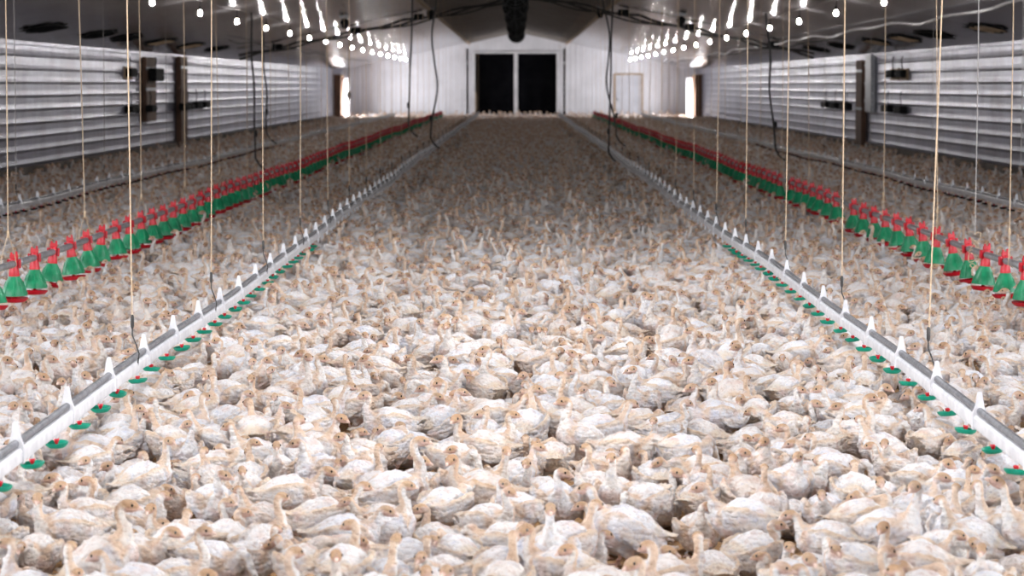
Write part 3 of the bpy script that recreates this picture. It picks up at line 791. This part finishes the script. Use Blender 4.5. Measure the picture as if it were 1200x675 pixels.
    for s in (-1, 1):
        b = MB(); c = H+F*.012+side*(s*.0148)+up*.004
        pr = [(.0006,-.0046),(.0026,-.0036),(.0038,-.001),(.0038,.001),(.0026,.0036),(.0006,.0046)]
        b.lathe(pr, c, 8); oe = b.build('eye', M['eye']); eyes.append(oe.data); bpy.data.objects.remove(oe)
    return me, bm_, eyes
POSES = [
 (dict(H=(.105,0,.272), F=(1,.1,-.2)), 'standing with neck raised'),
 (dict(H=(.085,.0,.306), F=(1,-.2,0), pitch=8), 'standing tall'),
 (dict(H=(.100,.012,.262), F=(.35,.95,-.2)), 'standing with head turned'),
 (dict(H=(.095,-.012,.290), F=(.2,-1,-.1), pitch=10), 'standing tall with head turned'),
 (dict(H=(.128,0,.232), F=(1,.15,-.25)), 'standing with neck bent low'),
 (dict(sit=True, H=(.105,.004,.280), F=(1,.3,-.1)), 'sitting with neck raised'),
 (dict(sit=True, H=(.092,-.01,.238), F=(.8,-.6,-.15), fat=1.08), 'sitting with neck drawn in'),
 (dict(H=(.185,.01,.075), F=(.5,.1,-.8), pitch=-12), 'pecking with head down'),
 (dict(H=(.180,.0,.205), F=(1,.0,-.3), pitch=-4), 'reaching its neck forward'),
 (dict(H=(.015,.080,.215), F=(-.8,.45,-.4)), 'preening its wing'),
 (dict(sit=True, H=(.095,.02,.252), F=(.1,1,-.15)), 'sitting with head turned'),
 (dict(H=(.070,0,.300), F=(1,0,-.05), pitch=26, walk=1), 'walking upright'),
 (dict(H=(.120,0,.300), F=(.85,.1,.45), pitch=8), 'standing with beak lifted'),
 (dict(H=(.140,.01,.250), F=(1,.3,-.2), walk=1, pitch=-2), 'walking'),
 (dict(sit=True, H=(.125,0,.205), F=(1,-.2,-.3), fat=1.12), 'crouching low'),
 (dict(H=(.105,-.01,.265), F=(.7,-.7,-.15), wing_out=.022, pitch=14), 'standing with loose wings'),
]
PR = []
for i, (kw, desc) in enumerate(POSES): PR.append(bird_mesh(i, **kw)+(desc,))
WT = [8,4,7,4,8,7,9,6,5,6,8,6,1,5,9,6]
WF = [4,1,4,1,6,4,14,8,4,10,9,3,0,3,14,5]

# packing of the flock on a periodic tile
def pack(W2, Lt, dens, seed):
    rr = random.Random(seed); cell = .14; grid = {}; out = []; nx = int(2*W2/cell)+1; ny = round(Lt/cell); cy = Lt/ny
    target = int(2*W2*Lt*dens); tries = 0
    def circ(x, y, a):
        c, s = math.cos(a), math.sin(a)
        return [(x+c*o, y+s*o, r) for o, r in ((.062,.048),(0,.060),(-.066,.045))]
    while len(out) < target and tries < target*26:
        tries += 1; x = rr.uniform(-W2, W2); y = rr.uniform(0, Lt); a = rr.uniform(0, 2*PI)
        cs = circ(x, y, a); ok = True
        for cx, cy_, r in cs:
            gi = int((cx+W2)/cell); gj = int(math.floor(cy_/cy))
            for i in (gi-1, gi, gi+1):
                for j in (gj-1, gj, gj+1):
                    sh = (j//ny)*Lt
                    for (qx, qy, qr) in grid.get((i, j % ny), ()):
                        dx = qx-cx; dy = qy+sh-cy_
                        if dx*dx+dy*dy < (r+qr)**2: ok = False; break
                    if not ok: break
                if not ok: break
            if not ok: break
        if not ok: continue
        out.append((x, y, a))
        for cx, cy_, r in cs:
            yy = cy_ % Lt; grid.setdefault((int((cx+W2)/cell), int(math.floor(yy/cy)) % ny), []).append((cx, yy, r))
    return out
TL = 11.5; Y0 = 6.6
tile = pack(7.75, TL, 15.5, 5)
print('tile birds', len(tile), 'density', len(tile)/(15.5*TL))
# bare patches of litter between the nearest birds (x, y, rx, ry)
def gpt(px, py): d = FPX*(EYE-.02)/(py-100); return (px-607)*d/FPX, d
GAPS = [(*gpt(500,572), .17, .16), (*gpt(838,556), .15, .17), (*gpt(625,548), .06, .16), (*gpt(375,505), .10, .14), (*gpt(350,668), .14, .10), (*gpt(760,508), .10, .12), (*gpt(660,660), .06, .12), (*gpt(490,480), .12, .12), (*gpt(60,480), .12, .12), (*gpt(190,512), .1, .1), (*gpt(1130,660), .08, .1)]
allb = []; rr = random.Random(11)
for k in range(12):
    for (x, y, a) in tile:
        Y = Y0+k*TL+y; X = x if k % 2 == 0 else -x; aa = a if k % 2 == 0 else PI-a
        if Y > YE-.25: continue
        if any(((X-g[0])/g[2])**2+((Y-g[1])/g[3])**2 < 1.5 for g in GAPS): continue
        allb.append((X, Y, aa, rr.choices(range(len(PR)), WT if Y < 15 or rr.random() < max(0, (30-Y)/20) else WF)[0], rr.triangular(.86, 1.20, 1.0)*(1+.10*min(1, max(0, (Y-14)/12)))*(1.35 if Y > YE-1.6 else 1)))
print('birds', len(allb))
# camera numbers, used only to choose which birds count as the nearest ones
PITCH = math.atan(237.5/FPX); YAW = math.atan(7/FPX)
def inframe(X, Y):
    px = 607+FPX*X/Y; py = 100+FPX*(EYE-.16)/Y
    return -12 < px < 1212 and py < 700
near = sorted([b_ for b_ in allb if inframe(b_[0], b_[1])], key=lambda q: q[1])[:300]
nearset = set(id(q) for q in near)
rest = [q for q in allb if id(q) not in nearset]
protos = []
rows = [near[i:i+15] for i in range(0, 300, 15)]
def heading(a):
    a = math.degrees(a) % 360
    if a < 45 or a >= 315: return 'right'
    if a < 135: return 'away'
    if a < 225: return 'left'
    return 'front'
protomap = {}
for ri, row in enumerate(rows):
    for ci, (X, Y, a, k, sc) in enumerate(sorted(row, key=lambda q: q[0]/q[1])):
        me, bk, ey, desc = PR[k]
        if k not in protomap:
            o = bpy.data.objects.new('turkey', me); C.objects.link(o); protomap[k] = o
            c = bpy.data.objects.new('beak', bk); C.objects.link(c); c.parent = o; c['label'] = 'pinkish tan beak'
            for e_ in ey: c = bpy.data.objects.new('eye', e_); C.objects.link(c); c.parent = o; c['label'] = 'dark round eye'
        else: o = copy_tree(protomap[k])
        o.location = (X, Y, 0.0); o.rotation_euler = (0, 0, a); o.scale = (sc, sc, sc)
        hd = {'right':'facing right','left':'facing left','away':'facing away','front':'facing us'}[heading(a)]
        lab = 'white turkey %s, %s, %s from left in %s row' % (desc, hd, nth(ci+1), nth(ri+1))
        if len(lab.split()) > 16: lab = lab.replace('white turkey ', 'turkey ')
        tag(o, lab, 'turkey', 'nearest young turkeys of the flock')
# the rest of the flock: one object, its mesh holds the poses and one loose point per bird
vs = []; fs = []; mi = []; proto = []; colr = []; rst = []; smooth = []
for k, (me, bk, ey, desc) in enumerate(PR):
    for j, mm in enumerate((me, bk, ey[0], ey[1])):
        off = len(vs); vs += [v.co[:] for v in mm.vertices]; rst += [c for v in mm.vertices for c in v.co]
        fs += [tuple(i+off for i in p.vertices) for p in mm.polygons]; mi += [min(j, 2)]*len(mm.polygons)
        proto += [k]*len(mm.vertices)
        if j == 0:
            buf = [0.0]*(4*len(mm.vertices)); mm.color_attributes['col'].data.foreach_get('color', buf); colr += buf
        else: colr += [1,1,1,1]*len(mm.vertices)
nv = len(vs)
vs += [(q[0], q[1], 0) for q in rest]; proto += [-1]*len(rest); colr += [1,1,1,1]*len(rest)
me = bpy.data.meshes.new('turkey_flock'); me.from_pydata(vs, [], fs)
for mm in (M['bird'], M['beak'], M['eye']): me.materials.append(mm)
me.polygons.foreach_set('material_index', mi); me.shade_smooth()
a = me.attributes.new('proto', 'INT', 'POINT'); a.data.foreach_set('value', proto)
a = me.attributes.new('rest', 'FLOAT_VECTOR', 'POINT'); a.data.foreach_set('vector', rst+[0.0]*(3*len(rest)))
a = me.attributes.new('pick', 'INT', 'POINT'); a.data.foreach_set('value', [0]*nv+[q[3] for q in rest])
a = me.attributes.new('heading', 'FLOAT', 'POINT'); a.data.foreach_set('value', [0.0]*nv+[q[2] for q in rest])
a = me.attributes.new('size', 'FLOAT', 'POINT'); a.data.foreach_set('value', [1.0]*nv+[q[4] for q in rest])
a = me.color_attributes.new('col', 'FLOAT_COLOR', 'POINT'); a.data.foreach_set('color', colr)
fo = bpy.data.objects.new('turkey_flock', me); C.objects.link(fo)
tag(fo, 'dense flock of white young turkeys filling the barn behind the nearest birds', 'turkeys', kind='stuff')
ng = bpy.data.node_groups.new('flock', 'GeometryNodeTree')
ng.interface.new_socket('Geometry', in_out='INPUT', socket_type='NodeSocketGeometry')
ng.interface.new_socket('Geometry', in_out='OUTPUT', socket_type='NodeSocketGeometry')
gi = ng.nodes.new('NodeGroupInput'); go = ng.nodes.new('NodeGroupOutput')
def attr(nm, t):
    n = ng.nodes.new('GeometryNodeInputNamedAttribute'); n.data_type = t; n.inputs['Name'].default_value = nm
    return n.outputs['Attribute']
pa = attr('proto', 'INT')
def sep(k):
    c = ng.nodes.new('FunctionNodeCompare'); c.data_type = 'INT'; c.operation = 'EQUAL'
    ins = [i for i in c.inputs if i.type == 'INT']; ng.links.new(pa, ins[0]); ins[1].default_value = k
    s = ng.nodes.new('GeometryNodeSeparateGeometry'); s.domain = 'POINT'
    ng.links.new(gi.outputs[0], s.inputs['Geometry']); ng.links.new(c.outputs['Result'], s.inputs['Selection']); return s.outputs['Selection']
jn = ng.nodes.new('GeometryNodeJoinGeometry')
for k in range(len(PR)):
    g = ng.nodes.new('GeometryNodeGeometryToInstance'); ng.links.new(sep(k), g.inputs[0]); ng.links.new(g.outputs[0], jn.inputs[0])
ip = ng.nodes.new('GeometryNodeInstanceOnPoints')
ng.links.new(sep(-1), ip.inputs['Points']); ng.links.new(jn.outputs[0], ip.inputs['Instance'])
ip.inputs['Pick Instance'].default_value = True
ng.links.new(attr('pick', 'INT'), ip.inputs['Instance Index'])
cx = ng.nodes.new('ShaderNodeCombineXYZ'); ng.links.new(attr('heading', 'FLOAT'), cx.inputs['Z'])
er = ng.nodes.new('FunctionNodeEulerToRotation'); ng.links.new(cx.outputs[0], er.inputs[0]); ng.links.new(er.outputs[0], ip.inputs['Rotation'])
ng.links.new(attr('size', 'FLOAT'), ip.inputs['Scale'])
ng.links.new(ip.outputs[0], go.inputs[0])
md = fo.modifiers.new('flock', 'NODES'); md.node_group = ng

# ------------------------------------------------------------------ light: daylight at far side doors; side openings, doorway and tubes are added
def area(name, loc, rot, sx, sy, power, col):
    l = bpy.data.lights.new(name, 'AREA'); l.shape = 'RECTANGLE'; l.size = sx; l.size_y = sy; l.energy = power; l.color = col
    o = bpy.data.objects.new(name, l); C.objects.link(o); o.location = loc; o.rotation_euler = rot; return o
for s in (-1, 1):
    for (w0, w1), pw in zip(ADDED_WIN, (230, 230, 170, 90, 40, 20)):
        area('window_daylight', (s*(HALF+.12), (w0+w1)/2, sum(WZ)/2), (0, s*R(90), 0), WZ[1]-WZ[0], w1-w0, pw, (.93,.96,1))  # added light in the unseen side openings
    area('door_daylight', (s*(HALF+.12), sum(SD)/2, .75), (0, s*R(90), 0), 1.3, SD[1]-SD[0], 300, (.95,.97,1))
for y, pw in ((5, 60), (10, 64), (15, 62), (20, 42)): area('batten_lamp', (0, y, 3.58), (0,0,0), .3, 1.4, pw, (.96,.97,1))  # unseen lamps added to brighten the nearest birds from above
area('doorway_daylight', (0, YN-.15, 1.5), (R(90), 0, 0), 3.9, 2.9, 500, (.95,.97,1))  # added light in the unseen doorway behind the camera
w = bpy.data.worlds.new('World'); bpy.context.scene.world = w; w.use_nodes = True
w.node_tree.nodes['Background'].inputs[0].default_value = (.75,.82,.9,1); w.node_tree.nodes['Background'].inputs[1].default_value = 1.0

# ------------------------------------------------------------------ camera
cam = bpy.data.cameras.new('camera'); co = bpy.data.objects.new('camera', cam); C.objects.link(co)
co.location = (0, 0, EYE); co.rotation_euler = (PI/2-PITCH, 0, YAW)
cam.sensor_width = 36; cam.lens = FPX/1200*36; cam.clip_end = 400; cam.clip_start = .1
cam.dof.use_dof = True; cam.dof.focus_distance = 13.5; cam.dof.aperture_fstop = 5.6
sc = bpy.context.scene; sc.camera = co
sc.view_settings.view_transform = 'Standard'; sc.view_settings.look = 'None'; sc.view_settings.gamma = 1
sc.view_settings.use_curve_mapping = False; sc.view_settings.exposure = 0.78
